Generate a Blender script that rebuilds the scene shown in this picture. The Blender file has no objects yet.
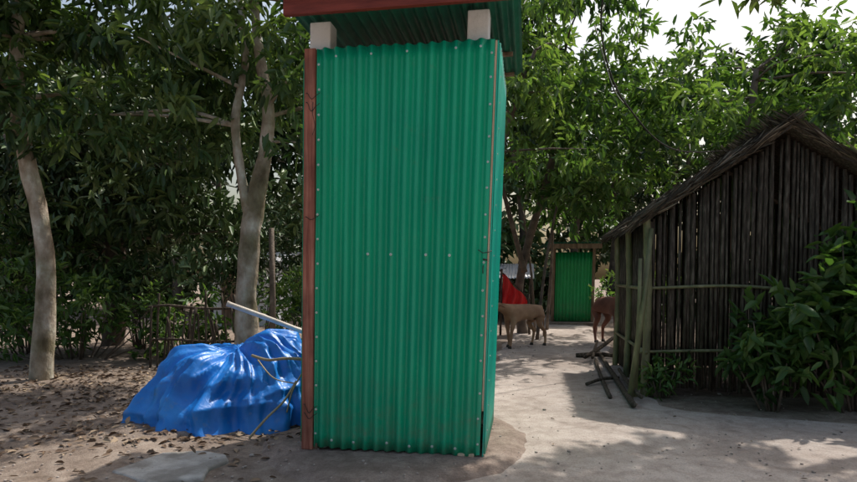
import bpy, math, random, bmesh
import numpy as np
from mathutils import Vector, Matrix, noise
random.seed(7)
R = np.random.default_rng(11)
scene = bpy.context.scene
COL = scene.collection

# ---------------------------------------------------------------- materials
def new_mat(name):
    m = bpy.data.materials.new(name); m.use_nodes = True
    nt = m.node_tree; nt.nodes.clear()
    out = nt.nodes.new('ShaderNodeOutputMaterial')
    return m, nt, out
def N(nt, t, **kw):
    n = nt.nodes.new(t)
    for k, v in kw.items():
        if hasattr(n, k) and not k[0].isupper(): setattr(n, k, v)
        else: n.inputs[k].default_value = v
    return n
def ramp(nt, fac, stops):
    r = nt.nodes.new('ShaderNodeValToRGB')
    cr = r.color_ramp
    while len(cr.elements) < len(stops): cr.elements.new(0.5)
    for e, (p, c) in zip(cr.elements, stops):
        e.position = p; e.color = (c[0], c[1], c[2], 1)
    nt.links.new(fac, r.inputs[0]); return r.outputs[0]
def mixc(nt, fac, a, b, mode='MIX'):
    m = nt.nodes.new('ShaderNodeMix'); m.data_type = 'RGBA'; m.blend_type = mode
    for s, v in ((0, fac), (6, a), (7, b)):
        if isinstance(v, (int, float)): m.inputs[s].default_value = v
        elif isinstance(v, tuple): m.inputs[s].default_value = (v[0], v[1], v[2], 1)
        else: nt.links.new(v, m.inputs[s])
    return m.outputs[2]
def noise_mat(name, stops, scale=5, rough=.8, bump=.3, bscale=30, stretch=(1, 1, 1), stops2=None, s2=1.0, dist=.01, metallic=0, detail=4, spec=.4):
    m, nt, out = new_mat(name)
    g = nt.nodes.new('ShaderNodeNewGeometry')
    mp = N(nt, 'ShaderNodeMapping'); mp.inputs['Scale'].default_value = stretch
    nt.links.new(g.outputs['Position'], mp.inputs[0])
    n1 = N(nt, 'ShaderNodeTexNoise', Scale=scale, Detail=detail, Roughness=.62)
    nt.links.new(mp.outputs[0], n1.inputs['Vector'])
    c = ramp(nt, n1.outputs[0], stops)
    if stops2:
        n3 = N(nt, 'ShaderNodeTexNoise', Scale=s2, Detail=3)
        nt.links.new(g.outputs['Position'], n3.inputs['Vector'])
        c = mixc(nt, 1.0, c, ramp(nt, n3.outputs[0], stops2), 'MULTIPLY')
    b = N(nt, 'ShaderNodeBsdfPrincipled', Roughness=rough, Metallic=metallic)
    b.inputs['Specular IOR Level'].default_value = spec
    nt.links.new(c, b.inputs['Base Color'])
    if bump:
        n2 = N(nt, 'ShaderNodeTexNoise', Scale=bscale, Detail=4, Roughness=.65)
        nt.links.new(mp.outputs[0], n2.inputs['Vector'])
        bp = N(nt, 'ShaderNodeBump', Strength=bump, Distance=dist)
        nt.links.new(n2.outputs[0], bp.inputs['Height']); nt.links.new(bp.outputs[0], b.inputs['Normal'])
    nt.links.new(b.outputs[0], out.inputs[0])
    return m

def green_paint(name, base, dirt=(.22, .19, .13)):
    m, nt, out = new_mat(name)
    g = nt.nodes.new('ShaderNodeNewGeometry')
    mp = N(nt, 'ShaderNodeMapping'); mp.inputs['Scale'].default_value = (14, 14, .8)
    nt.links.new(g.outputs['Position'], mp.inputs[0])
    n1 = N(nt, 'ShaderNodeTexNoise', Scale=1.0, Detail=4); nt.links.new(mp.outputs[0], n1.inputs['Vector'])
    n0 = N(nt, 'ShaderNodeTexNoise', Scale=1.3, Detail=3); nt.links.new(g.outputs['Position'], n0.inputs['Vector'])
    d = tuple(x * .85 for x in base); l = tuple(min(1, x * 1.12 + .004) for x in base)
    c = ramp(nt, n1.outputs[0], [(.3, d), (.5, base), (.72, l)])
    c = mixc(nt, 1.0, c, ramp(nt, n0.outputs[0], [(.3, (.85, .88, .9)), (.7, (1.1, 1.08, 1.0))]), 'MULTIPLY')
    sp = nt.nodes.new('ShaderNodeSeparateXYZ'); nt.links.new(g.outputs['Position'], sp.inputs[0])
    mr = N(nt, 'ShaderNodeMapRange'); mr.inputs[1].default_value = .6; mr.inputs[2].default_value = .03
    mr.inputs[3].default_value = 0; mr.inputs[4].default_value = .6
    nt.links.new(sp.outputs[2], mr.inputs[0])
    n3 = N(nt, 'ShaderNodeTexNoise', Scale=9, Detail=7, Roughness=.75); nt.links.new(g.outputs['Position'], n3.inputs['Vector'])
    mm = N(nt, 'ShaderNodeMath', operation='MULTIPLY'); nt.links.new(mr.outputs[0], mm.inputs[0])
    rr = ramp(nt, n3.outputs[0], [(.42, (0, 0, 0)), (.68, (1, 1, 1))]); nt.links.new(rr, mm.inputs[1])
    ad = N(nt, 'ShaderNodeMath', operation='ADD'); nt.links.new(mm.outputs[0], ad.inputs[0])
    rr2 = ramp(nt, n3.outputs[0], [(.60, (0, 0, 0)), (.78, (.35, .35, .35))]); nt.links.new(rr2, ad.inputs[1])
    c = mixc(nt, ad.outputs[0], c, dirt)
    b = N(nt, 'ShaderNodeBsdfPrincipled', Roughness=.38)
    rg = ramp(nt, n3.outputs[0], [(.3, (.28, .28, .28)), (.7, (.48, .48, .48))]); nt.links.new(rg, b.inputs['Roughness'])
    nt.links.new(c, b.inputs['Base Color'])
    n2 = N(nt, 'ShaderNodeTexNoise', Scale=7, Detail=2); nt.links.new(g.outputs['Position'], n2.inputs['Vector'])
    bp = N(nt, 'ShaderNodeBump', Strength=.3, Distance=.01)
    nt.links.new(n2.outputs[0], bp.inputs['Height']); nt.links.new(bp.outputs[0], b.inputs['Normal'])
    nt.links.new(b.outputs[0], out.inputs[0]); return m

def leaf_mat(name, dark, mid, light, trans=.35, rough=.45):
    m, nt, out = new_mat(name)
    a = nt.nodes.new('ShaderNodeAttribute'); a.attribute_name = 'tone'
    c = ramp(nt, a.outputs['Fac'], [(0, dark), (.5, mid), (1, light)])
    b = N(nt, 'ShaderNodeBsdfPrincipled', Roughness=rough)
    b.inputs['Specular IOR Level'].default_value = .4
    nt.links.new(c, b.inputs['Base Color'])
    if trans <= 0:
        nt.links.new(b.outputs[0], out.inputs[0]); return m
    t = nt.nodes.new('ShaderNodeBsdfTranslucent')
    tc = mixc(nt, 1.0, c, (1.6, 1.7, .7), 'MULTIPLY')
    nt.links.new(tc, t.inputs[0])
    mx = nt.nodes.new('ShaderNodeMixShader'); mx.inputs[0].default_value = trans
    nt.links.new(b.outputs[0], mx.inputs[1]); nt.links.new(t.outputs[0], mx.inputs[2])
    nt.links.new(mx.outputs[0], out.inputs[0]); return m

M_green = green_paint('green_painted_iron', (.006, .41, .23))
M_teal_lit = green_paint('teal_sunlit_iron', (.008, .52, .38))  # booth paint lightened for the right wall, sunlight put into its colour
M_dgreen = green_paint('roof_iron', (.012, .15, .095))
M_fargreen = green_paint('far_green_iron', (.015, .34, .11))
M_redwood = noise_mat('red_timber', [(.3, (.24, .075, .05)), (.5, (.38, .14, .095)), (.7, (.52, .24, .17))], scale=1.0, stretch=(45, 45, 2.2), bump=.5, bscale=2, rough=.7,
                      stops2=[(.35, (.65, .62, .6)), (.6, (1.05, 1.03, 1.0))], s2=4)
M_fascia = noise_mat('fascia_timber', [(.3, (.13, .022, .015)), (.7, (.26, .05, .033))], scale=1.0, stretch=(2.5, 25, 40), bump=.4, bscale=2, rough=.65)
M_wood = noise_mat('grey_timber', [(.3, (.10, .065, .04)), (.55, (.22, .15, .10)), (.75, (.34, .26, .19))], scale=1.0, stretch=(20, 20, 3), bump=.6, bscale=2)
M_tanwood = noise_mat('tan_batten', [(.3, (.45, .32, .19)), (.7, (.7, .56, .40))], scale=12, stretch=(1, 1, .3), bump=.2)
M_white = noise_mat('whitewashed_concrete', [(.25, (.72, .73, .73)), (.5, (.86, .87, .88)), (.8, (.89, .90, .91))], scale=14, bump=.5, bscale=60)
M_concrete = noise_mat('pale_concrete', [(.3, (.34, .32, .29)), (.7, (.52, .50, .47))], scale=9, bump=.8, bscale=50, stops2=[(.4, (.6, .58, .55)), (.6, (1, 1, 1))], s2=5)
M_screw = noise_mat('screw_metal', [(.3, (.40, .50, .45)), (.7, (.65, .72, .68))], scale=90, rough=.35, metallic=.4, bump=0)
M_dark = noise_mat('dark_wire', [(.3, (.015, .014, .013)), (.7, (.04, .035, .03))], scale=30, rough=.5, bump=0)
M_bark = noise_mat('bark', [(.3, (.19, .145, .10)), (.45, (.37, .30, .23)), (.58, (.50, .44, .36)), (.70, (.68, .66, .58))], scale=6, stretch=(1, 1, .6), bump=1.0, bscale=22, dist=.02,
                   stops2=[(.35, (.5, .5, .38)), (.6, (1.08, 1.08, 1.08))], s2=3.5, detail=6)
M_bark2 = noise_mat('dark_bark', [(.3, (.07, .053, .04)), (.6, (.17, .13, .10)), (.8, (.32, .28, .22))], scale=6, bump=.9, bscale=20, dist=.02)
M_bamboo = noise_mat('dry_bamboo', [(.3, (.22, .17, .09)), (.55, (.38, .31, .18)), (.8, (.5, .45, .3))], scale=4, stretch=(3, 3, 1), bump=.3, rough=.6)
M_bambood = noise_mat('weathered_bamboo', [(.3, (.03, .023, .017)), (.5, (.075, .057, .042)), (.72, (.19, .155, .12))], scale=7, stretch=(6, 6, 1), bump=.5, rough=.85, spec=.2)
M_bamboog = noise_mat('greenish_bamboo', [(.3, (.10, .10, .05)), (.6, (.21, .20, .10)), (.8, (.36, .33, .22))], scale=4, stretch=(3, 3, 1), bump=.3, rough=.5)
M_polew = noise_mat('pale_pole', [(.3, (.48, .41, .34)), (.7, (.70, .64, .56))], scale=7, bump=.3, rough=.6)
M_thatch = leaf_mat('thatch', (.03, .024, .018), (.09, .07, .05), (.24, .20, .15), trans=0, rough=.85)
M_litter = leaf_mat('dry_leaves', (.08, .045, .026), (.19, .125, .08), (.36, .27, .18), trans=0, rough=.75)
M_lf_dark = leaf_mat('leaf_dark', (.020, .044, .015), (.055, .108, .032), (.17, .24, .08), trans=.25)
M_lf_bg = leaf_mat('leaf_understorey', (.022, .045, .015), (.062, .118, .036), (.18, .25, .085), trans=0)
M_lf_mid = leaf_mat('leaf_mid', (.028, .062, .018), (.070, .145, .038), (.17, .26, .08), trans=.34)
M_lf_far = leaf_mat('leaf_far', (.028, .058, .022), (.080, .14, .045), (.20, .28, .10), trans=0)
M_lf_bright = leaf_mat('leaf_bright', (.04, .085, .025), (.095, .18, .05), (.20, .29, .09), trans=.34)
M_brown_cow = noise_mat('tan_hide', [(.3, (.28, .15, .085)), (.6, (.42, .25, .145)), (.8, (.56, .38, .25))], scale=5, bump=.2, bscale=80, rough=.75)
M_red_cow = noise_mat('red_hide', [(.3, (.12, .045, .028)), (.7, (.26, .10, .06))], scale=4, bump=.2, bscale=80, rough=.7)
M_hoof = noise_mat('hoof_horn', [(.3, (.03, .025, .02)), (.7, (.07, .06, .05))], scale=20, bump=0)
M_redcloth = noise_mat('red_cloth', [(.3, (.72, .015, .02)), (.7, (.86, .05, .04))], scale=3, bump=.4, bscale=6, rough=.7)
M_tin = noise_mat('galvanised_tin', [(.3, (.40, .41, .42)), (.7, (.62, .63, .64))], scale=3, bump=.1, rough=.4, metallic=.2)
M_paletin = noise_mat('pale_wall', [(.3, (.60, .63, .65)), (.7, (.78, .80, .81))], scale=3, bump=.2, rough=.7)

def tarp_mat():
    m, nt, out = new_mat('blue_polythene')
    g = nt.nodes.new('ShaderNodeNewGeometry')
    n1 = N(nt, 'ShaderNodeTexNoise', Scale=3, Detail=4); nt.links.new(g.outputs['Position'], n1.inputs['Vector'])
    c = ramp(nt, n1.outputs[0], [(.3, (.008, .13, .46)), (.55, (.012, .20, .64)), (.8, (.05, .31, .76))])
    n4 = N(nt, 'ShaderNodeTexNoise', Scale=11, Detail=6, Roughness=.7); nt.links.new(g.outputs['Position'], n4.inputs['Vector'])
    c = mixc(nt, ramp(nt, n4.outputs[0], [(.56, (0, 0, 0)), (.78, (.45, .45, .45))]), c, (.25, .24, .22))
    b = N(nt, 'ShaderNodeBsdfPrincipled', Roughness=.4)
    nt.links.new(c, b.inputs['Base Color'])
    n2 = N(nt, 'ShaderNodeTexNoise', Scale=16, Detail=5, Distortion=.6); nt.links.new(g.outputs['Position'], n2.inputs['Vector'])
    bp = N(nt, 'ShaderNodeBump', Strength=.35, Distance=.02)
    nt.links.new(n2.outputs[0], bp.inputs['Height'])
    nt.links.new(bp.outputs[0], b.inputs['Normal'])
    nt.links.new(b.outputs[0], out.inputs[0]); return m
M_tarp = tarp_mat()

def ground_mat(name, stops, big, pebble=.6, rough=.9, stain=(.14, .10, .07), samt=.55):
    m, nt, out = new_mat(name)
    g = nt.nodes.new('ShaderNodeNewGeometry')
    P = g.outputs['Position']
    n1 = N(nt, 'ShaderNodeTexNoise', Scale=7, Detail=7, Roughness=.68); nt.links.new(P, n1.inputs['Vector'])
    c = ramp(nt, n1.outputs[0], stops)
    n2 = N(nt, 'ShaderNodeTexNoise', Scale=.9, Detail=4, Distortion=.6); nt.links.new(P, n2.inputs['Vector'])
    c = mixc(nt, 1.0, c, ramp(nt, n2.outputs[0], big), 'MULTIPLY')
    n5 = N(nt, 'ShaderNodeTexNoise', Scale=75, Detail=3, Roughness=.8); nt.links.new(P, n5.inputs['Vector'])
    c = mixc(nt, 1.0, c, ramp(nt, n5.outputs[0], [(.3, (.70, .68, .66)), (.5, (1, 1, 1)), (.7, (1.15, 1.14, 1.12))]), 'MULTIPLY')
    n6 = N(nt, 'ShaderNodeTexNoise', Scale=2.6, Detail=7, Roughness=.7, Distortion=1.0); nt.links.new(P, n6.inputs['Vector'])
    c = mixc(nt, ramp(nt, n6.outputs[0], [(.54, (0, 0, 0)), (.66, (samt,) * 3)]), c, stain)
    b = N(nt, 'ShaderNodeBsdfPrincipled', Roughness=rough)
    b.inputs['Specular IOR Level'].default_value = .25
    h = N(nt, 'ShaderNodeMath', operation='ADD'); nt.links.new(n1.outputs[0], h.inputs[0])
    h2 = N(nt, 'ShaderNodeMath', operation='MULTIPLY'); nt.links.new(n5.outputs[0], h2.inputs[0]); h2.inputs[1].default_value = .35
    nt.links.new(h2.outputs[0], h.inputs[1])
    nt.links.new(c, b.inputs['Base Color'])
    bp = N(nt, 'ShaderNodeBump', Strength=pebble, Distance=.03)
    nt.links.new(h.outputs[0], bp.inputs['Height']); nt.links.new(bp.outputs[0], b.inputs['Normal'])
    nt.links.new(b.outputs[0], out.inputs[0]); return m
M_dirt = ground_mat('dirt', [(.3, (.17, .13, .105)), (.5, (.28, .225, .185)), (.7, (.40, .34, .29))], [(.3, (.65, .62, .6)), (.7, (1.1, 1.08, 1.05))], pebble=.9)
M_path = ground_mat('worn_path', [(.3, (.33, .28, .25)), (.5, (.44, .385, .345)), (.7, (.52, .465, .425))], [(.3, (.76, .73, .71)), (.65, (1.03, 1.02, 1.01))], pebble=.55, stain=(.23, .185, .155), samt=.7)
M_mud = ground_mat('packed_mud', [(.3, (.19, .145, .12)), (.5, (.285, .225, .19)), (.7, (.39, .325, .28))], [(.3, (.8, .78, .75)), (.7, (1.05, 1.03, 1.02))], pebble=.8, stain=(.17, .125, .10))

# ---------------------------------------------------------------- mesh helpers
def empty(name, loc=(0, 0, 0)):
    e = bpy.data.objects.new(name, None); e.empty_display_size = .3; COL.objects.link(e)
    return e
def mesh(name, vs, fs, mat, parent=None, smooth=False):
    me = bpy.data.meshes.new(name); me.from_pydata([tuple(v) for v in vs], [], fs)
    me.materials.append(mat); me.update()
    if smooth: me.polygons.foreach_set('use_smooth', [True] * len(me.polygons))
    o = bpy.data.objects.new(name, me); COL.objects.link(o)
    if parent: o.parent = parent
    return o
class Geo:
    def __init__(s): s.v = []; s.f = []
    def tube(s, pts, rads, seg=8, wob=0.0, cap=True, nz=3.0):
        pts = [Vector(p) for p in pts]; n = len(pts)
        if isinstance(rads, (int, float)): rads = [rads] * n
        b = len(s.v); ref = None
        for i, p in enumerate(pts):
            t = (pts[min(i + 1, n - 1)] - pts[max(i - 1, 0)]).normalized()
            if ref is None:
                ref = t.orthogonal().normalized()
            ref = (ref - t * ref.dot(t)).normalized(); bi = t.cross(ref)
            for k in range(seg):
                a = 2 * math.pi * k / seg
                d = ref * math.cos(a) + bi * math.sin(a)
                r = rads[i]
                if wob: r *= 1 + wob * noise.noise((p + d * .2) * nz)
                s.v.append(p + d * r)
        for i in range(n - 1):
            for k in range(seg):
                k2 = (k + 1) % seg
                s.f.append((b + i * seg + k, b + i * seg + k2, b + (i + 1) * seg + k2, b + (i + 1) * seg + k))
        if cap:
            s.f.append(tuple(b + k for k in range(seg))[::-1]); s.f.append(tuple(b + (n - 1) * seg + k for k in range(seg)))
    def box8(s, c):
        b = len(s.v); s.v += [Vector(x) for x in c]
        for f in ((3, 2, 1, 0), (4, 5, 6, 7), (0, 1, 5, 4), (1, 2, 6, 5), (2, 3, 7, 6), (3, 0, 4, 7)):
            s.f.append(tuple(b + i for i in f))
    def obj(s, name, mat, parent=None, smooth=False): return mesh(name, s.v, s.f, mat, parent, smooth)
def bevel(o, w=.004, seg=2):
    m = o.modifiers.new('bevel', 'BEVEL'); m.width = w; m.segments = seg; m.limit_method = 'ANGLE'; return o
def smoothpath(pts, sub=6):
    pts = [Vector(p) for p in pts]; out = []
    for i in range(len(pts) - 1):
        p0 = pts[max(i - 1, 0)]; p1 = pts[i]; p2 = pts[i + 1]; p3 = pts[min(i + 2, len(pts) - 1)]
        for k in range(sub):
            t = k / sub
            out.append(.5 * ((2 * p1) + (p2 - p0) * t + (2 * p0 - 5 * p1 + 4 * p2 - p3) * t * t + (3 * p1 - p0 - 3 * p2 + p3) * t ** 3))
    out.append(pts[-1]); return out
def lerp_r(rads, n, sub):
    out = []
    for i in range(len(rads) - 1):
        for k in range(sub): out.append(rads[i] + (rads[i + 1] - rads[i]) * k / sub)
    out.append(rads[-1]); return out

def norm(a): return a / (np.linalg.norm(a, axis=1, keepdims=True) + 1e-9)
def leaf_mesh(name, pos, dirs, L, W, tone, mat, parent=None, fold=.25, curl=.15):
    n = len(pos)
    L = np.broadcast_to(L, (n,)).reshape(-1, 1); W = np.broadcast_to(W, (n,)).reshape(-1, 1)
    d = norm(dirs); rv = R.normal(size=(n, 3)) * .5 + np.array([0, 0, 1.0])
    s = norm(np.cross(d, rv)); u = norm(np.cross(s, d))
    base = pos; tip = pos + d * L - u * L * curl
    r1 = pos + d * L * .3 + s * W * .5 + u * W * fold; r2 = pos + d * L * .68 + s * W * .42 + u * (W * fold - L * curl * .4)
    l1 = pos + d * L * .3 - s * W * .5 + u * W * fold; l2 = pos + d * L * .68 - s * W * .42 + u * (W * fold - L * curl * .4)
    V = np.stack([base, r1, r2, tip, l2, l1], 1).reshape(-1, 3)
    i = (np.arange(n) * 6)[:, None]
    F = np.concatenate([i + np.array([[0, 1, 2, 3]]), i + np.array([[0, 3, 4, 5]])], 1).reshape(-1)
    me = bpy.data.meshes.new(name)
    me.vertices.add(n * 6); me.vertices.foreach_set('co', V.astype(np.float32).ravel())
    me.loops.add(n * 8); me.loops.foreach_set('vertex_index', F.astype(np.int32))
    me.polygons.add(n * 2); me.polygons.foreach_set('loop_start', (np.arange(n * 2) * 4).astype(np.int32))
    me.update(calc_edges=True)
    at = me.attributes.new('tone', 'FLOAT', 'POINT'); at.data.foreach_set('value', np.repeat(np.clip(tone, 0, 1), 6).astype(np.float32))
    me.materials.append(mat)
    o = bpy.data.objects.new(name, me); COL.objects.link(o)
    if parent: o.parent = parent
    return o
def crown_leaves(blobs, twigs, per, L, W, droop=.5, spread=1.0, tvar=.18):
    P = []; D = []; T = []; LL = []
    for c, r, t in blobs:
        k = max(4, int(twigs * r[0] * r[1] * 1.0))
        q = norm(R.normal(size=(k, 3))) * (R.random((k, 1)) ** .45)
        tp = np.array(c) + q * np.array(r)
        out = norm(q + R.normal(size=(k, 3)) * .5)
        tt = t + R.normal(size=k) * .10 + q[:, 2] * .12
        P.append(np.repeat(tp, per, 0) + R.normal(size=(k * per, 3)) * .04 * spread)
        dd = np.repeat(out, per, 0) * .6 + R.normal(size=(k * per, 3)) * .75; dd[:, 2] -= droop
        D.append(dd); T.append(np.repeat(tt, per) + R.normal(size=k * per) * tvar)
        LL.append(L * (.65 + .7 * R.random(k * per)))
    return np.concatenate(P), np.concatenate(D), np.concatenate(LL), W / L, np.concatenate(T)
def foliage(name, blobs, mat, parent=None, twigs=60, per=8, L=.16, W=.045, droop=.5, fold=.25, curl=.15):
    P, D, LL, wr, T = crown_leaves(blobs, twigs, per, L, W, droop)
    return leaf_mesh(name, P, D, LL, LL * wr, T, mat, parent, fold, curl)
def rand_blobs(n, c, r, size, tone=(.3, .7), seed=0, shell=.55, zmin=None):
    g = np.random.default_rng(seed); out = []
    while len(out) < n:
        q = g.normal(size=3); q /= np.linalg.norm(q); q *= g.random() ** shell
        p = np.array(c) + q * np.array(r)
        if zmin is not None and p[2] < zmin: continue
        s = size * (.6 + .8 * g.random())
        out.append((p, (s, s * (.8 + .4 * g.random()), s * (.55 + .35 * g.random())), tone[0] + (tone[1] - tone[0]) * g.random()))
    return out
def limbs(gm, start_pts, blobs, r0=.05, seed=1, every=1):
    g = random.Random(seed)
    for i, (c, r, t) in enumerate(blobs):
        if i % every: continue
        c = Vector(c)
        s = min(start_pts, key=lambda p: (Vector(p) - c).length + (2.0 if Vector(p).z > c.z else 0))
        s = Vector(s); m = s.lerp(c, .5) + Vector((g.uniform(-.2, .2), g.uniform(-.2, .2), g.uniform(0, .25))) * (c - s).length * .5
        pts = smoothpath([s, m, c, c + (c - m).normalized() * r[0] * .4], 4)
        n = len(pts); gm.tube(pts, [r0 * (1 - .85 * k / (n - 1)) for k in range(n)], 6, .15)

# ---------------------------------------------------------------- ground
def pathx(y): return 1.15 + .185 * (y - 4.5)
def gh(x, y):
    d = abs(x - pathx(y)) - 1.6
    if y < 5.2: d = min(d, 0 if x > -.3 else -.3 - x)
    k = max(0, min(1, d / 1.2)); k = k * k * (3 - 2 * k)
    return k * (.03 + .05 * noise.noise(Vector((x * .7, y * .7, 0))) + .02 * noise.noise(Vector((x * 3, y * 3, 4)))) - .004
n = 190; vs = []; fs = []
def wc(t): return math.copysign(abs(t) ** 3.2 * 140 + abs(t) * 9, t)
for j in range(n + 1):
    for i in range(n + 1):
        x = wc(i / n * 2 - 1); y = 5 + wc(j / n * 2 - 1); vs.append((x, y, gh(x, y)))
for j in range(n):
    for i in range(n):
        a = j * (n + 1) + i; fs.append((a, a + 1, a + n + 2, a + n + 1))
mesh('ground', vs, fs, M_dirt, smooth=True)
vs = []; fs = []; rows = 260; cols = 44
for j in range(rows + 1):
    y = -3 + 26 * (j / rows) ** 1.3
    nl = .16 * noise.noise(Vector((y * 1.1, 3, 0))) + .05 * noise.noise(Vector((y * 5, 7, 0)))
    nr = .18 * noise.noise(Vector((y * .9, 13, 0))) + .06 * noise.noise(Vector((y * 5, 27, 0)))
    xl = pathx(y) - .95 + nl; xr = pathx(y) + .88 + nr
    w = max(0, min(1, (5.6 - y) / 1.2)); w = w * w * (3 - 2 * w)
    xr += w * 2.6; xl -= w * .3
    for i in range(cols + 1):
        t = i / cols; x = xl + (xr - xl) * t
        e = min(t, 1 - t) * cols
        z = .012 + .006 * noise.noise(Vector((x * 2, y * 2, 1))) if e > 1 else (-.012 if e == 0 else .008)
        vs.append((x, y, z))
for j in range(rows):
    for i in range(cols):
        a = j * (cols + 1) + i; fs.append((a, a + 1, a + cols + 2, a + cols + 1))
mesh('path', vs, fs, M_path, smooth=True)
vs = [(-.2, 4.45, .045)]; fs = []; rings = 26; seg = 96
for r in range(1, rings + 1):
    for k in range(seg):
        a = 2 * math.pi * k / seg; rr = r / rings
        m = 1 + .07 * noise.noise(Vector((math.cos(a) * 1.5, math.sin(a) * 1.5, 0))) + .035 * noise.noise(Vector((math.cos(a) * 7, math.sin(a) * 7, 0)))
        x = -.22 + math.cos(a) * 1.02 * rr * m; y = 4.5 + math.sin(a) * 1.12 * rr * m
        z = .048 * min(1, (1 - rr) * 7) ** .7 if rr < 1 else -.01
        z += .012 * noise.noise(Vector((x * 5, y * 5, 2))) if rr < .97 else 0
        vs.append((x, y, z))
for k in range(seg): fs.append((0, 1 + k, 1 + (k + 1) % seg))
for r in range(rings - 1):
    for k in range(seg):
        a = 1 + r * seg; k2 = (k + 1) % seg; fs.append((a + k, a + seg + k, a + seg + k2, a + k2))
mesh('earth_mound', vs, fs, M_mud, smooth=True)

# ---------------------------------------------------------------- outhouse (booth)
U = Vector((.9865, -.1645, 0)); Vv = Vector((.1645, .9865, 0)); O = Vector((-.785, 4.085, 0)); Wd = 1.155; Dp = 1.0; H = 2.69
def B(a, b, z):
    t = max(0, min(1, a / Wd)); lean = (.045 + .045 * t) * z / H
    p = O + U * a + Vv * b; return Vector((p.x + lean, p.y, z))
booth = empty('outhouse')
def bbox(name, a0, a1, b0, b1, z0, z1, mat, bev=.004, par=None, F=B):
    g = Geo()
    g.box8([F(a0, b0, z0), F(a1, b0, z0), F(a1, b1, z0), F(a0, b1, z0), F(a0, b0, z1), F(a1, b0, z1), F(a1, b1, z1), F(a0, b1, z1)])
    o = g.obj(name, mat, par or booth)
    if bev: bevel(o, bev)
    return o
def corr(name, fn, L, H0, H1, pitch, amp, mat, parent, nrow=24, sag=.003, seed=0, ph=0.):
    vs = []; fs = []; ns = int(L / pitch * 12)
    for j in range(nrow + 1):
        tz = j / nrow
        for i in range(ns + 1):
            s = L * i / ns
            w = math.sin(2 * math.pi * s / pitch + ph)
            off = amp * w + sag * noise.noise(Vector((s * 2.5, tz * 4, seed)))
            z = H0(s) + (H1(s) - H0(s)) * tz
            vs.append(fn(s, off, z))
    for j in range(nrow):
        for i in range(ns):
            a = j * (ns + 1) + i; fs.append((a, a + 1, a + ns + 2, a + ns + 1))
    o = mesh(name, vs, fs, mat, parent, smooth=True)
    m = o.modifiers.new('t', 'SOLIDIFY'); m.thickness = .0015
    return o
pit = .0765
corr('door_sheet', lambda s, o, z: B(s, o - .018, z), 1.112, lambda s: .062 - .008 * s + .006 * noise.noise(Vector((s * 6, 0, 0))), lambda s: 2.745 - .005 * s + .006 * noise.noise(Vector((s * 5, 9, 0))), pit, .018, M_green, booth, seed=1, nrow=30, sag=.012)
bbox('door_flange', 1.112, 1.136, -.022, -.018, .06, 2.735, M_green, 0)
bbox('corner_batten', 1.138, 1.150, -.020, .03, .35, 2.73, M_tanwood, .002)
bbox('corner_flange', 1.152, 1.160, -.014, .0, .05, 2.73, M_teal_lit, 0)
corr('right_wall', lambda s, o, z: B(Wd + .008 + o, s, z), Dp, lambda s: .06, lambda s: 2.72, pit, .010, M_teal_lit, booth, seed=5)
corr('left_wall', lambda s, o, z: B(-.10 + o, s, z), Dp, lambda s: .09, lambda s: 2.68, pit, .010, M_green, booth, seed=6)
corr('back_wall', lambda s, o, z: B(s - .06, Dp + o, z), Wd + .05, lambda s: .08, lambda s: 2.70, pit, .010, M_green, booth, seed=7)
bbox('door_post', -.083, -.006, -.035, .045, .045, 2.745, M_redwood, .004)
bbox('foot_left', -.05, .02, -.01, .10, -.0, .085, M_wood, .006)
bbox('foot_right', .99, 1.10, -.03, .08, -.01, .066, M_tanwood, .006)
bbox('sill_beam', .03, .98, .03, .09, .07, .13, M_wood, .004)
bbox('pillar_front_left', -.078, .065, .05, .19, .0, 2.95, M_white, .008)
bbox('pillar_front_right', .955, 1.09, .05, .19, .0, 2.96, M_white, .008)
bbox('pillar_back_left', -.045, .09, .84, .96, .0, 2.94, M_white, .008)
bbox('pillar_back_right', .965, 1.10, .84, .96, .0, 2.94, M_white, .008)
def RZ(b): return 3.01 - .02 * b
corr('roof', lambda s, o, z: B(s - .20, z, RZ(z) + o), Wd + .33, lambda s: -.28, lambda s: 1.42, .0765, .014, M_dgreen, booth, nrow=10, seed=9)
g = Geo(); a0, a1, b0, b1 = -.150, Wd + .100, -.235, -.195
g.box8([B(a0, b0, 2.885), B(a1, b0, 2.892), B(a1, b1, 2.892), B(a0, b1, 2.885), B(a0, b0, 2.988), B(a1, b0, 2.99), B(a1, b1, 2.99), B(a0, b1, 2.988)])
bevel(g.obj('fascia_board', M_fascia, booth), .004)
for i, b in enumerate((.86, 1.34)):
    bbox('purlin_%d' % i, -.15, Wd + .06, b, b + .04, 2.945, 2.972, M_wood, .003)
g = Geo()
def dome(gm, c, nrm, r):
    nrm = nrm.normalized(); t = nrm.orthogonal().normalized(); b2 = nrm.cross(t); b = len(gm.v); sg = 8
    prof = [(1.5, 0), (1.5, .25), (.8, .3), (.75, .75), (.35, .95)]
    for rr, hh in prof:
        for k in range(sg):
            a = 2 * math.pi * k / sg; gm.v.append(c + (t * math.cos(a) + b2 * math.sin(a)) * r * rr + nrm * r * hh)
    for i in range(len(prof) - 1):
        for k in range(sg):
            k2 = (k + 1) % sg; gm.f.append((b + i * sg + k, b + i * sg + k2, b + (i + 1) * sg + k2, b + (i + 1) * sg + k))
    gm.f.append(tuple(b + (len(prof) - 1) * sg + k for k in range(sg)))
def crest(a):
    k = round((a / pit - .75)); return (k + .75) * pit
for a in (.36, .55, .74, .93):
    dome(g, B(crest(a), -.040, 1.385 - .02 * a), -Vv, .0065)
for a in (.12, .37, .62, .87, 1.02):
    dome(g, B(crest(a), -.040, 2.68 + .01 * a), -Vv, .0055)
for a in (.14, .32, .52, .68, .84, 1.0):
    dome(g, B(crest(a), -.040, .125 - .02 * a + random.uniform(-.01, .01)), -Vv, .0065)
z = .16
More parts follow.
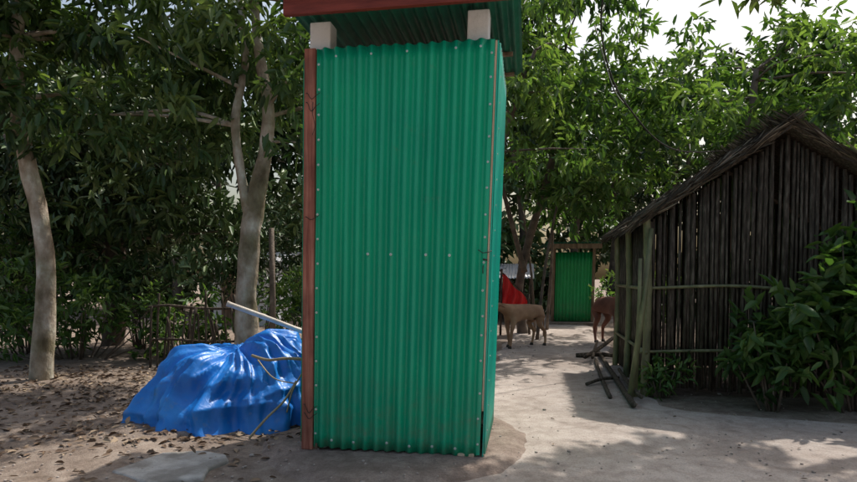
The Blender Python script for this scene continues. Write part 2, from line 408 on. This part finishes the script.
while z < 2.7:
    dome(g, B(.020 + random.uniform(-.003, .003), -.035, z), -Vv, .0055)
    dome(g, B(1.120 + random.uniform(-.004, .004), -.024, z + random.uniform(-.03, .03)), -Vv, .0055)
    dome(g, B(Wd + .019, .05, z + .05), U, .005)
    z += .165
g.obj('screws', M_screw, booth)
g = Geo()
g.tube([B(1.08, -.040, 1.40), B(1.11, -.045, 1.38), B(1.145, -.035, 1.385), B(1.165, -.02, 1.395)], .003, 6)
g.tube([B(1.115, -.03, 1.30), B(1.115, -.045, 1.29), B(1.115, -.045, 1.26), B(1.115, -.03, 1.25)], .0035, 6)
g.tube([B(1.11, -.03, 1.34), B(1.14, -.03, 1.335)], .005, 6)
for zz, w in ((2.43, .02), (2.36, .03), (1.62, .01), (.33, .03), (.28, .02)):
    g.tube(smoothpath([B(-.088, -.01, zz), B(-.06, -.041, zz + w), B(-.03, -.041, zz - w), B(.0, -.038, zz), B(.03, -.038, zz + .02)]), .0022, 5)
g.tube(smoothpath([B(-.02, -.037, 2.39), B(-.015, -.055, 2.31), B(.0, -.05, 2.23), B(-.02, -.045, 2.17)]), .002, 5)
g.obj('latch_and_wires', M_dark, booth, True)

# ---------------------------------------------------------------- blue tarp heap
tc = Vector((-1.64, 5.15, 0)); vs = []; fs = []; rg = 120; sg = 240
def sharp(v): return 1 - abs(v) * 2.4
def tarp_pt(r, a):
    ca, sa = math.cos(a), math.sin(a)
    m = 1 + .08 * noise.noise(Vector((ca * 1.2, sa * 1.2, 5))) + .09 * noise.noise(Vector((ca * 3.5, sa * 3.5, 8)))
    x = .80 * ca * r * m; y = .62 * sa * r * m
    hgt = max(0, 1 - r ** 2.4) ** .70
    pk = .57 + .18 * math.exp(-((x - .36) / .34) ** 2 - ((y - .1) / .4) ** 2) + .05 * math.exp(-((x + .35) / .22) ** 2) - .05 * math.exp(-((x + .02) / .14) ** 2)
    z = hgt * pk
    p = Vector((x, y, z)); q = Vector((x, y, z))
    wv = noise.noise(q * 1.6 + Vector((5, 2, 1)))
    pl1 = sharp(noise.noise(Vector((ca * 2.8 + wv * .9, sa * 2.8, r * .9 + 3))))
    pl2 = sharp(noise.noise(Vector((ca * 7.0 + wv * 1.6, sa * 7.0, r * 1.6 + 9))))
    pl3 = sharp(noise.noise(Vector((ca * 15 + wv * 3, sa * 15, r * 3 + 2))))
    cross = sharp(noise.noise(Vector((q.x * 2.8 + wv, q.y * 1.7, q.z * 5.0 + 7))))
    cr2 = sharp(noise.noise(Vector((q.x * 5.5 + wv * 2 + q.z * 3, q.y * 3.5, q.z * 8.0 + 3))))
    env = min(1, r * 2.2)
    d = (.055 * pl1 + .040 * pl2 + .014 * pl3) * env + .036 * cross + .018 * cr2
    nrm = Vector((x, y * 1.5, .45 * (1 - r) + .25 * z)).normalized()
    p += nrm * d
    if p.z < .012: p.z = .012 + abs(noise.noise(q * 5)) * .03
    if r > .995: p.z = .0
    return tc + p
vs.append(tarp_pt(0.001, 0))
for i in range(1, rg + 1):
    for k in range(sg): vs.append(tarp_pt(i / rg, 2 * math.pi * k / sg))
for k in range(sg): fs.append((0, 1 + k, 1 + (k + 1) % sg))
for r in range(rg - 1):
    for k in range(sg):
        a = 1 + r * sg; k2 = (k + 1) % sg; fs.append((a + k, a + sg + k, a + sg + k2, a + k2))
th = empty('tarp_covered_heap')
mesh('blue_tarp', vs, fs, M_tarp, th, smooth=True)
g = Geo()
g.tube(smoothpath([(-1.40, 4.74, .60), (-1.25, 4.66, .575), (-1.10, 4.64, .59), (-.92, 4.70, .57)]), [.012] * 19, 7, .3)
g.tube(smoothpath([(-1.02, 4.60, .42), (-1.10, 4.53, .28), (-1.22, 4.46, .16), (-1.33, 4.40, .03)]), [.010] * 19, 7, .3)
g.tube(smoothpath([(-.97, 4.64, .50), (-1.04, 4.55, .35), (-1.07, 4.49, .2)]), [.007] * 13, 6, .3)
g.tube(smoothpath([(-1.36, 4.76, .56), (-1.2, 4.62, .44), (-1.02, 4.60, .40)]), [.006] * 13, 6, .3)
g.obj('sticks', M_bamboo, th, True)
g = Geo(); pp = []; pr = []
for i in range(61):
    t = i / 60; pp.append(Vector((-1.80, 5.35, .985)).lerp(Vector((.25, 5.75, .10)), t) + Vector((0, 0, .015 * math.sin(t * 5)))); pr.append(.023 - .006 * t + (.0035 if i % 9 == 0 else 0))
g.tube(pp, pr, 10); g.obj('bamboo_pole', M_polew, None, True)
outl = [(-1.95, 3.62), (-1.80, 4.00), (-1.55, 4.06), (-1.36, 3.97), (-1.30, 3.86), (-1.37, 3.70), (-1.34, 3.52), (-1.6, 3.40)]
g = Geo(); g.v = [Vector((x, y, -.01)) for x, y in outl] + [Vector((x * .985 - .02, y + .0, .045 + .008 * noise.noise(Vector((x * 5, y * 5, 0))))) for x, y in outl]
m_ = len(outl); g.f = [tuple(range(m_, 2 * m_))[::-1]] + [(i, i + m_, (i + 1) % m_ + m_, (i + 1) % m_) for i in range(m_)]
bevel(g.obj('concrete_slab', M_concrete), .015, 3)

# ---------------------------------------------------------------- trees
def tree(name, trunks, radii, blobs, lmat, bmat, twigs, per, L, W, limb_r=.04, droop=.5, every=1, seed=1):
    e = empty(name); g = Geo(); starts = []
    for pts, rad in zip(trunks, radii):
        sp = smoothpath(pts, 6); rr = lerp_r(rad, len(pts), 6)
        g.tube(sp, rr, 14, .22, nz=5); starts += [tuple(p) for p in sp if p.z > 1.6]
    limbs(g, starts, blobs, limb_r, seed, every)
    g.obj('trunk_and_limbs', bmat, e, True)
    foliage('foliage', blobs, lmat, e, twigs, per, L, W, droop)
    return e
bl = rand_blobs(34, (-2.3, 7.0, 4.2), (2.0, 1.4, 2.0), .46, (.25, .8), 3, zmin=2.6)
bl += [((-1.45, 6.2, 3.2), (.42, .4, .5), .5), ((-1.3, 6.6, 3.8), (.5, .4, .5), .45), ((-2.7, 6.0, 3.5), (.4, .4, .5), .6), ((-1.3, 6.9, 2.8), (.3, .3, .35), .35), ((-3.3, 6.3, 2.9), (.5, .4, .45), .5),
       ((-2.75, 6.6, 2.6), (.35, .35, .4), .4), ((-1.35, 6.0, 2.55), (.2, .2, .3), .5), ((-2.45, 6.2, 3.0), (.25, .2, .35), .75)]
tree('added_shade_tree', [[(-2.12, 6.8, -.1), (-2.08, 6.8, .3), (-2.06, 6.8, 1.1), (-1.98, 6.8, 1.9), (-1.84, 6.78, 2.55), (-1.78, 6.75, 3.1), (-1.91, 6.8, 3.9), (-2.0, 6.9, 5.2)],
                    [(-1.99, 6.8, 1.8), (-2.10, 6.76, 2.4), (-2.14, 6.74, 3.0), (-2.04, 6.8, 3.7), (-2.2, 6.9, 4.8)]],
     [[.17, .135, .12, .11, .078, .065, .055, .03], [.08, .05, .045, .04, .02]], bl, M_lf_dark, M_bark, 120, 8, .17, .047, .025, .6, 2)

b2 = rand_blobs(56, (2.9, 12.2, 4.6), (2.8, 2.0, 2.4), .62, (.3, .95), 5, zmin=2.2)
tree('added_shade_tree', [[(2.0, 12.6, -.1), (1.9, 12.6, .9), (2.1, 12.5, 2.0), (2.5, 12.2, 3.6), (2.7, 12.2, 5.5)], [(2.0, 12.5, 1.3), (1.6, 12.2, 2.6), (1.2, 12.0, 4.0)]],
     [[.13, .09, .08, .07, .04], [.06, .045, .03]], b2, M_lf_mid, M_bark2, 72, 7, .20, .058, .025, .45, 2)
b3 = rand_blobs(36, (6.0, 10.6, 4.2), (2.4, 2.0, 2.0), .6, (.3, .9), 6, zmin=2.1)
tree('added_shade_tree', [[(5.3, 10.7, -.1), (5.2, 10.7, 1.4), (5.5, 10.6, 3.0), (5.7, 10.6, 4.8)]], [[.17, .13, .1, .04]], b3, M_lf_mid, M_bark2, 72, 7, .20, .058, .025, .45, 2)
b4 = rand_blobs(26, (.7, 11.6, 4.6), (1.7, 1.4, 2.6), .6, (.2, .6), 8, zmin=2.2)
tree('added_shade_tree', [[(.3, 11.6, -.1), (.35, 11.6, 1.4), (.1, 11.6, 3.0), (.2, 11.6, 5.0)]], [[.15, .12, .1, .04]], b4, M_lf_bg, M_bark2, 72, 7, .20, .058, .03, .45, 2)
b5 = rand_blobs(18, (1.5, 8.6, 3.9), (.85, .7, 1.6), .34, (.3, .9), 12, zmin=2.3)
tree('jackfruit_tree', [[(.55, 8.8, -.1), (.6, 8.8, 1.6), (1.0, 8.7, 3.0), (1.5, 8.6, 4.4)]], [[.09, .075, .06, .025]], b5, M_lf_bright, M_bark2, 120, 7, .15, .045, .018, .8, 2)
b6 = rand_blobs(54, (-5.2, 10.2, 3.0), (3.0, 1.6, 2.8), .65, (.15, .75), 15, zmin=.7)
tree('added_shade_tree', [[(-5.4, 10.2, -.1), (-5.3, 10.2, 1.5), (-5.5, 10.2, 3.2), (-5.2, 10.2, 5)]], [[.2, .16, .12, .05]], b6, M_lf_bg, M_bark2, 68, 7, .20, .058, .03, .5, 2)
b7 = rand_blobs(28, (-4.4, 6.6, 4.3), (1.5, 1.2, 1.7), .5, (.3, .75), 17, zmin=2.3)
tree('added_shade_tree', [[(-4.5, 6.9, -.1), (-4.4, 6.9, 1.5), (-4.6, 6.8, 3.2), (-4.4, 6.7, 5)]], [[.13, .095, .08, .04]], b7, M_lf_dark, M_bark, 100, 8, .17, .05, .03, .55, 2)
shade_blobs = rand_blobs(34, (3.3, 5.9, 4.8), (1.7, 1.1, .75), .42, (.3, .8), 19, zmin=4.2)  # added tree, crown mostly above the frame, put in to shade the foreground
tree('added_shade_tree', [[(5.3, 5.6, -.1), (5.2, 5.6, 1.5), (4.7, 5.7, 3.2), (3.9, 5.8, 4.4), (3.0, 5.9, 4.8)]], [[.15, .12, .10, .06, .03]], shade_blobs, M_lf_dark, M_bark, 90, 8, .17, .05, .025, .5, 2)
bm_ = []
g0 = np.random.default_rng(33)
for i in range(330):
    x = g0.uniform(-17, 19); y = g0.uniform(17, 24)
    top = 8.6 if x < 3 else (7.8 + .8 * math.sin(x * .8))
    zz = g0.uniform(.2, top * (1 - .15 * g0.random()))
    s = g0.uniform(.7, 1.35)
    bm_.append((np.array((x, y, zz)), (s, s, s * .8), g0.uniform(.1, .85)))
foliage('background_trees', bm_, M_lf_far, None, 28, 7, .34, .12, .4)
g = Geo()
for i in range(26):
    x = -16 + i * 1.35 + g0.uniform(-.5, .5); y = g0.uniform(17, 21)
    g.tube(smoothpath([(x, y, -.1), (x + g0.uniform(-.3, .3), y, 2.5), (x + g0.uniform(-.8, .8), y, 5.5)], 4), lerp_r([.16, .12, .05], 3, 4), 8, .2)
g.obj('background_trunks', M_bark2, None, True)

def shrub(name, c, r, n, mat, seed, size=.3, twigs=100, L=.13, W=.04, tone=(.2, .85), droop=.0):
    e = empty(name); bb = rand_blobs(n, c, r, size, tone, seed, zmin=.1)
    foliage('leaves', bb, mat, e, twigs, 7, L, W, droop)
    gg = Geo()
    for cc, rr, t in bb:
        gg.tube([(c[0] + (cc[0] - c[0]) * .3, c[1] + (cc[1] - c[1]) * .3, -.02), tuple(cc)], [.014, .005], 5)
    gg.obj('stems', M_bark2, e, True)
shrub('shrub', (-1.80, 9.0, .8), (.7, .5, .75), 16, M_lf_bright, 41, .28)
shrub('shrub', (-5.0, 8.5, .6), (1.5, .5, .7), 24, M_lf_mid, 42, .34)
shrub('shrub', (-2.9, 10.2, 1.5), (1.0, .5, 1.1), 16, M_lf_bg, 43, .4, tone=(.1, .7))
shrub('shrub', (-3.5, 8.7, .40), (.6, .4, .5), 13, M_lf_mid, 51, .28)
shrub('shrub', (-4.6, 9.6, 1.2), (.75, .5, 1.0), 16, M_lf_bg, 52, .38)
shrub('shrub', (2.34, 6.02, .22), (.24, .12, .22), 8, M_lf_bright, 44, .13, L=.10, W=.03)
shrub('shrub', (4.6, 13.2, .9), (.8, .6, .9), 18, M_lf_bright, 45, .35)
shrub('shrub', (1.2, 16.6, 1.1), (1.3, .5, .9), 14, M_lf_mid, 46, .4)
shrub('shrub', (-6.3, 9.4, 1.2), (1.3, .6, 1.1), 18, M_lf_mid, 48, .42)
shrub('shrub', (3.15, 5.42, .50), (.40, .25, .50), 13, M_lf_mid, 49, .22, L=.15, W=.05)
shrub('shrub', (3.85, 5.3, 1.0), (.6, .35, 1.05), 24, M_lf_mid, 50, .32, L=.18, W=.06)

# ---------------------------------------------------------------- stick fence + post (left)
e = empty('stick_fence'); g = Geo()
for i in range(22):
    x = -3.75 + i * .066 + random.uniform(-.02, .02); h = random.uniform(.6, 1.05); yy = 8.1 + random.uniform(-.04, .04)
    lx = random.uniform(-.12, .12)
    g.tube(smoothpath([(x, yy, -.05), (x + lx * .4, yy, h * .5), (x + lx, yy, h)], 3), [random.uniform(.010, .02)] * 7, 6, .3)
for zz in (.35, .8):
    g.tube(smoothpath([(-3.8, 8.14, zz), (-3.5, 8.03, zz + .03), (-3.0, 8.14, zz - .02), (-2.3, 8.04, zz)], 5), .018, 7, .3)
g.obj('sticks', M_bambood, e, True)
g = Geo(); g.tube([(-2.10, 8, -.05), (-2.08, 8, .9), (-2.09, 8, 1.86)], [.04, .037, .034], 10, .25); g.obj('wooden_post', M_bark2, None, True)
sh = empty('tin_shed')
def SB(a, b, z): return Vector((-5.1 + a, 14.2 + b, z))
bbox('walls', 0, 1.5, 0, 1.6, 0, 1.5, M_paletin, .01, sh, SB)
bbox('door', .2, .8, -.03, 0, .02, 1.35, M_wood, .005, sh, SB)
g = Geo(); g.box8([SB(-.1, -.3, 1.52), SB(1.7, -.3, 1.52), SB(1.7, 1.8, 1.8), SB(-.1, 1.8, 1.8), SB(-.1, -.3, 1.56), SB(1.7, -.3, 1.56), SB(1.7, 1.8, 1.84), SB(-.1, 1.8, 1.84)]); g.obj('roof', M_tin, sh)

# ---------------------------------------------------------------- far green outhouse
fo = empty('outhouse')
F0 = Vector((3.10, 15.0, 0))
def FB(a, b, z): return F0 + U * a + Vv * b + Vector((.02 * z, 0, z))
corr('door_sheet', lambda s, o, z: FB(s + .05, o, z), .88, lambda s: .08, lambda s: 1.80, .083, .014, M_fargreen, fo, nrow=6)
corr('right_wall', lambda s, o, z: FB(.95 + o, s, z), .9, lambda s: .08, lambda s: 1.80, .083, .012, M_fargreen, fo, nrow=6)
corr('left_wall', lambda s, o, z: FB(0 + o, s, z), .9, lambda s: .08, lambda s: 1.80, .083, .012, M_fargreen, fo, nrow=6)
corr('back_wall', lambda s, o, z: FB(s, .9 + o, z), .95, lambda s: .08, lambda s: 1.80, .083, .012, M_fargreen, fo, nrow=6)
bbox('door_post_left', -.05, .03, -.05, .04, 0, 1.95, M_wood, .004, fo, FB)
bbox('door_post_right', .93, 1.0, -.04, .04, 0, 1.95, M_wood, .004, fo, FB)
corr('roof', lambda s, o, z: FB(s - .2, z, 2.02 - .05 * z + o), 1.35, lambda s: -.3, lambda s: 1.2, .083, .011, M_dgreen, fo, nrow=4)
bbox('fascia_board', -.18, 1.12, -.28, -.25, 1.88, 2.0, M_wood, .004, fo, FB)
bbox('plinth', -.1, 1.1, -.2, 1.0, -.02, .07, M_mud, .02, fo, FB)

ts = empty('tin_roof_shelter')
def TB(a, b, z): return Vector((1.9, 15.4, 0)) + U * a * 1.0 + Vv * b + Vector((0, 0, z))
corr('roof', lambda s, o, z: TB(s - 1.6, z, 1.15 + .25 * z + o), 2.4, lambda s: 0, lambda s: 1.6, .083, .012, M_tin, ts, nrow=4)
g = Geo()
for a, b in ((-1.5, .1), (.7, .1), (-1.5, 1.5), (.7, 1.5)): g.tube([TB(a, b, -.02), TB(a, b, 1.15 + .25 * b)], .035, 8, .2)
for a in np.linspace(-1.5, .7, 14): g.tube([TB(a, 1.5, 0), TB(a, 1.52, 1.2)], .03, 6, .2)
g.obj('posts', M_bambood, ts, True)
rc = empty('red_cloth'); vs = []; fs = []
for j in range(21):
    for i in range(31):
        a = i / 30; t = j / 20
        top = 1.30 - .55 * a + .03 * math.sin(a * 9); x = 1.50 + .50 * a
        z = top - t * (.62 - .25 * a) * (1 + .06 * math.sin(a * 14)); vs.append((x + .03 * math.sin(t * 5), 12.3 + .05 * math.sin(a * 22 + t) * (.3 + t), z))
for j in range(20):
    for i in range(30):
        a = j * 31 + i; fs.append((a, a + 1, a + 32, a + 31))
mesh('cloth', vs, fs, M_redcloth, rc, True)
g = Geo(); g.tube([(1.48, 12.32, -.02), (1.50, 12.32, 1.36)], .025, 8, .2); g.tube([(2.08, 12.32, -.02), (2.05, 12.32, .85)], .025, 8, .2); g.tube([(1.43, 12.32, 1.36), (2.1, 12.32, .72)], .014, 6, .1)
g.obj('rail', M_bambood, rc, True)
e = empty('sapling'); g = Geo()
for (p, q, r) in (((2.05, 11.3, 0), (2.5, 11.4, 2.9), .035), ((2.3, 12.9, 0), (2.0, 12.8, 2.6), .03), ((2.65, 13.4, 0), (2.75, 13.3, 2.8), .04)):
    m_ = [(p[i] + q[i]) / 2 + random.uniform(-.08, .08) for i in range(3)]
    g.tube(smoothpath([p, m_, q], 5), lerp_r([r, r * .8, r * .5], 3, 5), 8, .2)
g.obj('stems', M_bark2, e, True)

# ---------------------------------------------------------------- cattle
def cow(name, loc, yaw, sc, mat, head=(0, 0)):
    hx, hz = head
    V = [(-.45, 0, .80, .165), (-.15, 0, .765, .19), (.22, 0, .75, .19), (.42, 0, .83, .14), (.60 + hx * .4, 0, .93 + hz * .4, .095), (.76 + hx * .8, 0, 1.04 + hz * .8, .08), (.90 + hx, 0, .97 + hz, .06), (1.02 + hx, 0, .87 + hz, .048)]
    E = [(0, 1), (1, 2), (2, 3), (3, 4), (4, 5), (5, 6), (6, 7)]
    def add(par, chain):
        p = par
        for c in chain: V.append(c); E.append((p, len(V) - 1)); p = len(V) - 1
    for s in (1, -1):
        fx = .05 * s
        add(2, [(.33, .11 * s, .60, .075), (.35 + fx, .11 * s, .36, .040), (.345 + fx * 1.6, .11 * s, .10, .026), (.375 + fx * 1.6, .11 * s, .015, .034)])
        add(0, [(-.48, .12 * s, .64, .105), (-.37 - fx * .5, .13 * s, .50, .065), (-.57 - fx, .12 * s, .31, .036), (-.545 - fx * 1.6, .12 * s, .09, .026), (-.515 - fx * 1.6, .12 * s, .015, .034)])
        p = V[5]; add(5, [(p[0] - .03, .10 * s, p[2] + .0, .022), (p[0] - .05, .17 * s, p[2] - .03, .028), (p[0] - .06, .21 * s, p[2] - .05, .008)])
    add(0, [(-.63, 0, .86, .03), (-.69, 0, .62, .015), (-.69, .01, .38, .012), (-.69, .01, .25, .028), (-.69, .01, .18, .010)])
    me = bpy.data.meshes.new('body'); me.from_pydata([v[:3] for v in V], E, []); me.materials.append(mat)
    o = bpy.data.objects.new('body', me); COL.objects.link(o)
    e = empty(name); o.parent = e
    sk = o.modifiers.new('skin', 'SKIN'); sk.use_smooth_shade = True
    for i, v in enumerate(V):
        d = me.skin_vertices[0].data[i]
        d.radius = (v[3] * (.82 if i < 3 else 1), v[3]); d.use_root = (i == 0)
    ss = o.modifiers.new('sub', 'SUBSURF'); ss.levels = 2; ss.render_levels = 2
    g = Geo()
    for s in (1, -1):
        for hx_, hy_ in ((.375 + .08 * s, .11), (-.515 - .08 * s, .12)):
            g.tube([(hx_, hy_ * s, .0), (hx_ - .01, hy_ * s, .055)], [.042, .034], 8)
        p = V[6]; dome(g, Vector((p[0] - .06, .062 * s, p[2] + .035)), Vector((.2, s, .2)), .012)
        g.tube([(V[5][0] + .0, .045 * s, V[5][2] + .07), (V[5][0] - .01, .065 * s, V[5][2] + .12)], [.016, .006], 6)
    p = V[7]; g.tube([(p[0] - .0, 0, p[2]), (p[0] + .035, 0, p[2] - .02)], [.05, .036], 10)
    g.obj('hooves_eyes_muzzle', M_hoof, e, True)
    e.location = loc; e.rotation_euler = (0, 0, yaw); e.scale = (sc, sc, sc)
    return e
cow('calf', (1.585, 10.2, .012), math.radians(180 + 36), .78, M_brown_cow, (-.02, -.12))
cow('cow', (3.24, 10.5, .0), math.radians(-78), .92, M_red_cow, (.0, -.05))

# ---------------------------------------------------------------- bamboo hut (right)
hut = empty('bamboo_hut')
HO = Vector((2.27, 6.15, 0)); HW, HD = 2.5, 2.0
EV = 1.80
def HB(a, b, z): return HO + U * a + Vv * b + Vector((0, 0, z))
RS = .66
def roofz(a): return EV + (HW / 2 - abs(a - HW / 2)) * RS
g = Geo()
a = 0
while a < HW:
    g.tube([HB(a, random.uniform(-.02, .02), random.uniform(.02, .10)), HB(a + random.uniform(-.022, .022), 0, roofz(a) - .02)], random.uniform(.012, .026), 6, .25)
    a += random.uniform(.036, .056)
b = 0
while b < HD:
    for aa in (0, HW):
        g.tube([HB(aa, b, random.uniform(.02, .08)), HB(aa + random.uniform(-.01, .01), b, EV - .02)], random.uniform(.016, .024), 6, .15)
    b += .047
a = 0
while a < HW:
    g.tube([HB(a, HD, .03), HB(a, HD, roofz(a) - .02)], .021, 6, .15); a += .047
g.obj('bamboo_slats', M_bambood, hut, True)
g = Geo()
for aa, bb in ((-.06, -.06), (-.07, 1.0), (-.06, HD), (HW + .05, -.05), (HW + .05, HD)):
    pp = []; pr = []
    for i in range(31):
        pp.append(HB(aa + .03 * math.sin(i * .1), bb, -.05 + (EV + .1) * i / 30)); pr.append(.038 + (.006 if i % 6 == 0 else 0))
    g.tube(pp, pr, 10)
for zz in (.45, 1.1):
    g.tube(smoothpath([HB(-.1, -.045, zz), HB(HW * .3, -.047, zz + .03), HB(HW * .6, -.047, zz - .01), HB(HW + .1, -.045, zz)]), .016, 7, .3)
    g.tube([HB(-.045, -.1, zz), HB(-.045, HD + .1, zz)], .02, 7, .2)
g.obj('posts_and_rails', M_bamboog, hut, True)
g = Geo()
for sgn in (0, 1):
    e0 = -.16 if sgn == 0 else HW + .16; m = HW / 2
    z0 = EV - .16 * RS + .02; z1 = EV + .02 + RS * HW / 2
    A = [HB(e0, -.14, z0), HB(m, -.14, z1), HB(m, HD + .2, z1), HB(e0, HD + .2, z0)]
    g.box8(A + [p + Vector((0, 0, .06)) for p in A])
g.obj('roof_base', M_bambood, hut)
nT = 15000
ta = R.random(nT); tb = R.random(nT) * (HD + .44) - .20; side = R.random(nT) < .5
half = HW / 2 + .18
aa = np.where(side, -.18 + ta * half, HW + .18 - ta * half)
zz = EV - .18 * RS + ta * half * RS + .085 + R.normal(size=nT) * .02
pos = np.array([HO.x, HO.y, 0]) + aa[:, None] * np.array(U) + tb[:, None] * np.array(Vv); pos[:, 2] = zz
sl = math.hypot(1, RS)
dr = np.where(side, -1.0, 1.0)[:, None] * np.array(U) / sl + np.array([0, 0, -RS / sl]) + R.normal(size=(nT, 3)) * .13
pos -= dr * .20
leaf_mesh('thatch', pos, dr, .24 + .14 * R.random(nT), .016, R.random(nT) ** 1.3, M_thatch, hut, .1, .06)
g = Geo()
g.tube([(1.98, 5.86, -.0), (2.14, 5.95, 1.0), (2.22, 6.0, 1.70)], [.03, .028, .024], 9, .1)
g.tube([(2.08, 6.0, .0), (2.10, 5.98, .8), (2.08, 5.9, 1.4)], [.024, .02, .018], 9, .1)
g.obj('leaning_bamboo', M_bamboog, None, True)
g = Geo()
for (p, q, r) in (((1.88, 5.45, .045), (2.70, 9.6, .05), .028), ((1.80, 5.9, .03), (2.35, 8.4, .04), .022), ((2.0, 5.6, .09), (2.3, 7.2, .10), .02), ((2.2, 8.4, .08), (2.75, 8.9, .30), .03),
                  ((2.2, 8.9, .04), (2.8, 8.7, .06), .035), ((2.25, 8.2, .1), (2.6, 9.2, .22), .02), ((1.75, 6.6, .03), (2.2, 6.9, .05), .018)):
    g.tube(smoothpath([p, tuple((p[i] + q[i]) / 2 + random.uniform(-.02, .02) for i in range(3)), q], 5), r, 8, .25)
g.obj('firewood_pile', M_bambood, None, True)

g = Geo(); g.tube(smoothpath([(2.2, 7.0, 5.2), (2.15, 7.6, 4.55), (2.35, 8.0, 4.0), (2.75, 8.3, 3.5), (3.6, 8.8, 3.05), (5.3, 9.8, 3.3)], 8), .011, 6)
g.tube(smoothpath([(2.75, 8.3, 3.5), (2.6, 8.6, 3.9), (2.5, 9.2, 5.0)], 6), .008, 6)
g.obj('overhead_cable', M_dark, None, True)

# ---------------------------------------------------------------- litter and pebbles
def on_mound(x, y): return ((x + .22) / 1.02) ** 2 + ((y - 4.5) / 1.12) ** 2 < 1
nL = 6500
x = R.uniform(-5.5, -.9, nL); y = R.uniform(3.2, 8.0, nL)
keep = R.random(nL) < np.clip((y - 3.6) / 1.0, .12, 1) * np.array([.35 + .65 * (noise.noise(Vector((a * .9, b * .9, 3))) > -.1) for a, b in zip(x, y)])
x, y = x[keep], y[keep]; nL = len(x)
x2 = R.uniform(-.9, 4.5, 150); y2 = R.uniform(3.2, 12.0, 150)
x = np.concatenate([x, x2]); y = np.concatenate([y, y2]); n2_ = len(x)
z = np.array([max(gh(a, b), .012 if a > -.3 else -1) for a, b in zip(x, y)]) + .010
for i in range(n2_):
    if on_mound(x[i], y[i]): z[i] = max(z[i], .055)
dd = R.normal(size=(n2_, 3)); dd[:, 2] *= .12
Ls = .035 + .05 * R.random(n2_); Ls[nL:] *= .55
leaf_mesh('leaf_litter', np.stack([x, y, z], 1), dd, Ls, Ls * (.25 + .3 * R.random(n2_)), R.random(n2_), M_litter, None, .2, .1)
bm = bmesh.new()
for i in range(900):
    xx = random.uniform(-3.5, 3.6); yy = 3.3 + random.random() ** 1.6 * 7; s = random.uniform(.004, .012) * (1.8 if random.random() < .1 else 1)
    zz = max(gh(xx, yy), .012)
    if on_mound(xx, yy): zz = .045
    M = Matrix.Translation((xx, yy, zz + s * .3)) @ Matrix.Rotation(random.random() * 6, 4, 'Z') @ Matrix.Diagonal((s, s * random.uniform(.6, 1), s * .6, 1))
    bmesh.ops.create_icosphere(bm, subdivisions=1, radius=1, matrix=M)
me = bpy.data.meshes.new('pebbles'); bm.to_mesh(me); bm.free(); me.materials.append(M_path); COL.objects.link(bpy.data.objects.new('pebbles', me))

# ---------------------------------------------------------------- light, sky, camera
el = math.radians(56); hd = Vector((.66, .75, 0)).normalized()
sd = Vector((hd.x * math.cos(el), hd.y * math.cos(el), math.sin(el)))
L = bpy.data.lights.new('sun', 'SUN'); L.energy = 4.3; L.angle = math.radians(.7); L.color = (1, .95, .88)
so = bpy.data.objects.new('sun', L); COL.objects.link(so); so.rotation_euler = (-sd).to_track_quat('-Z', 'Y').to_euler()
w = bpy.data.worlds.new('World'); scene.world = w; w.use_nodes = True
nt = w.node_tree; nt.nodes.clear()
sk = nt.nodes.new('ShaderNodeTexSky'); sk.sky_type = 'NISHITA'; sk.sun_disc = False
sk.sun_elevation = el; sk.sun_rotation = math.atan2(hd.x, hd.y); sk.dust_density = 6.0; sk.air_density = 1.5; sk.ozone_density = 1.0
bg = nt.nodes.new('ShaderNodeBackground'); bg.inputs[1].default_value = .15
wo = nt.nodes.new('ShaderNodeOutputWorld'); nt.links.new(sk.outputs[0], bg.inputs[0]); nt.links.new(bg.outputs[0], wo.inputs[0])
cam = bpy.data.cameras.new('camera'); cam.lens = 25.2; cam.sensor_width = 36; cam.shift_y = .07; cam.clip_end = 500; cam.clip_start = .05
co = bpy.data.objects.new('camera', cam); COL.objects.link(co); co.location = (0, 0, 1.24); co.rotation_euler = (math.radians(90 - 2.5), 0, 0)
scene.camera = co
scene.view_settings.view_transform = 'Standard'; scene.view_settings.look = 'None'; scene.view_settings.exposure = 0
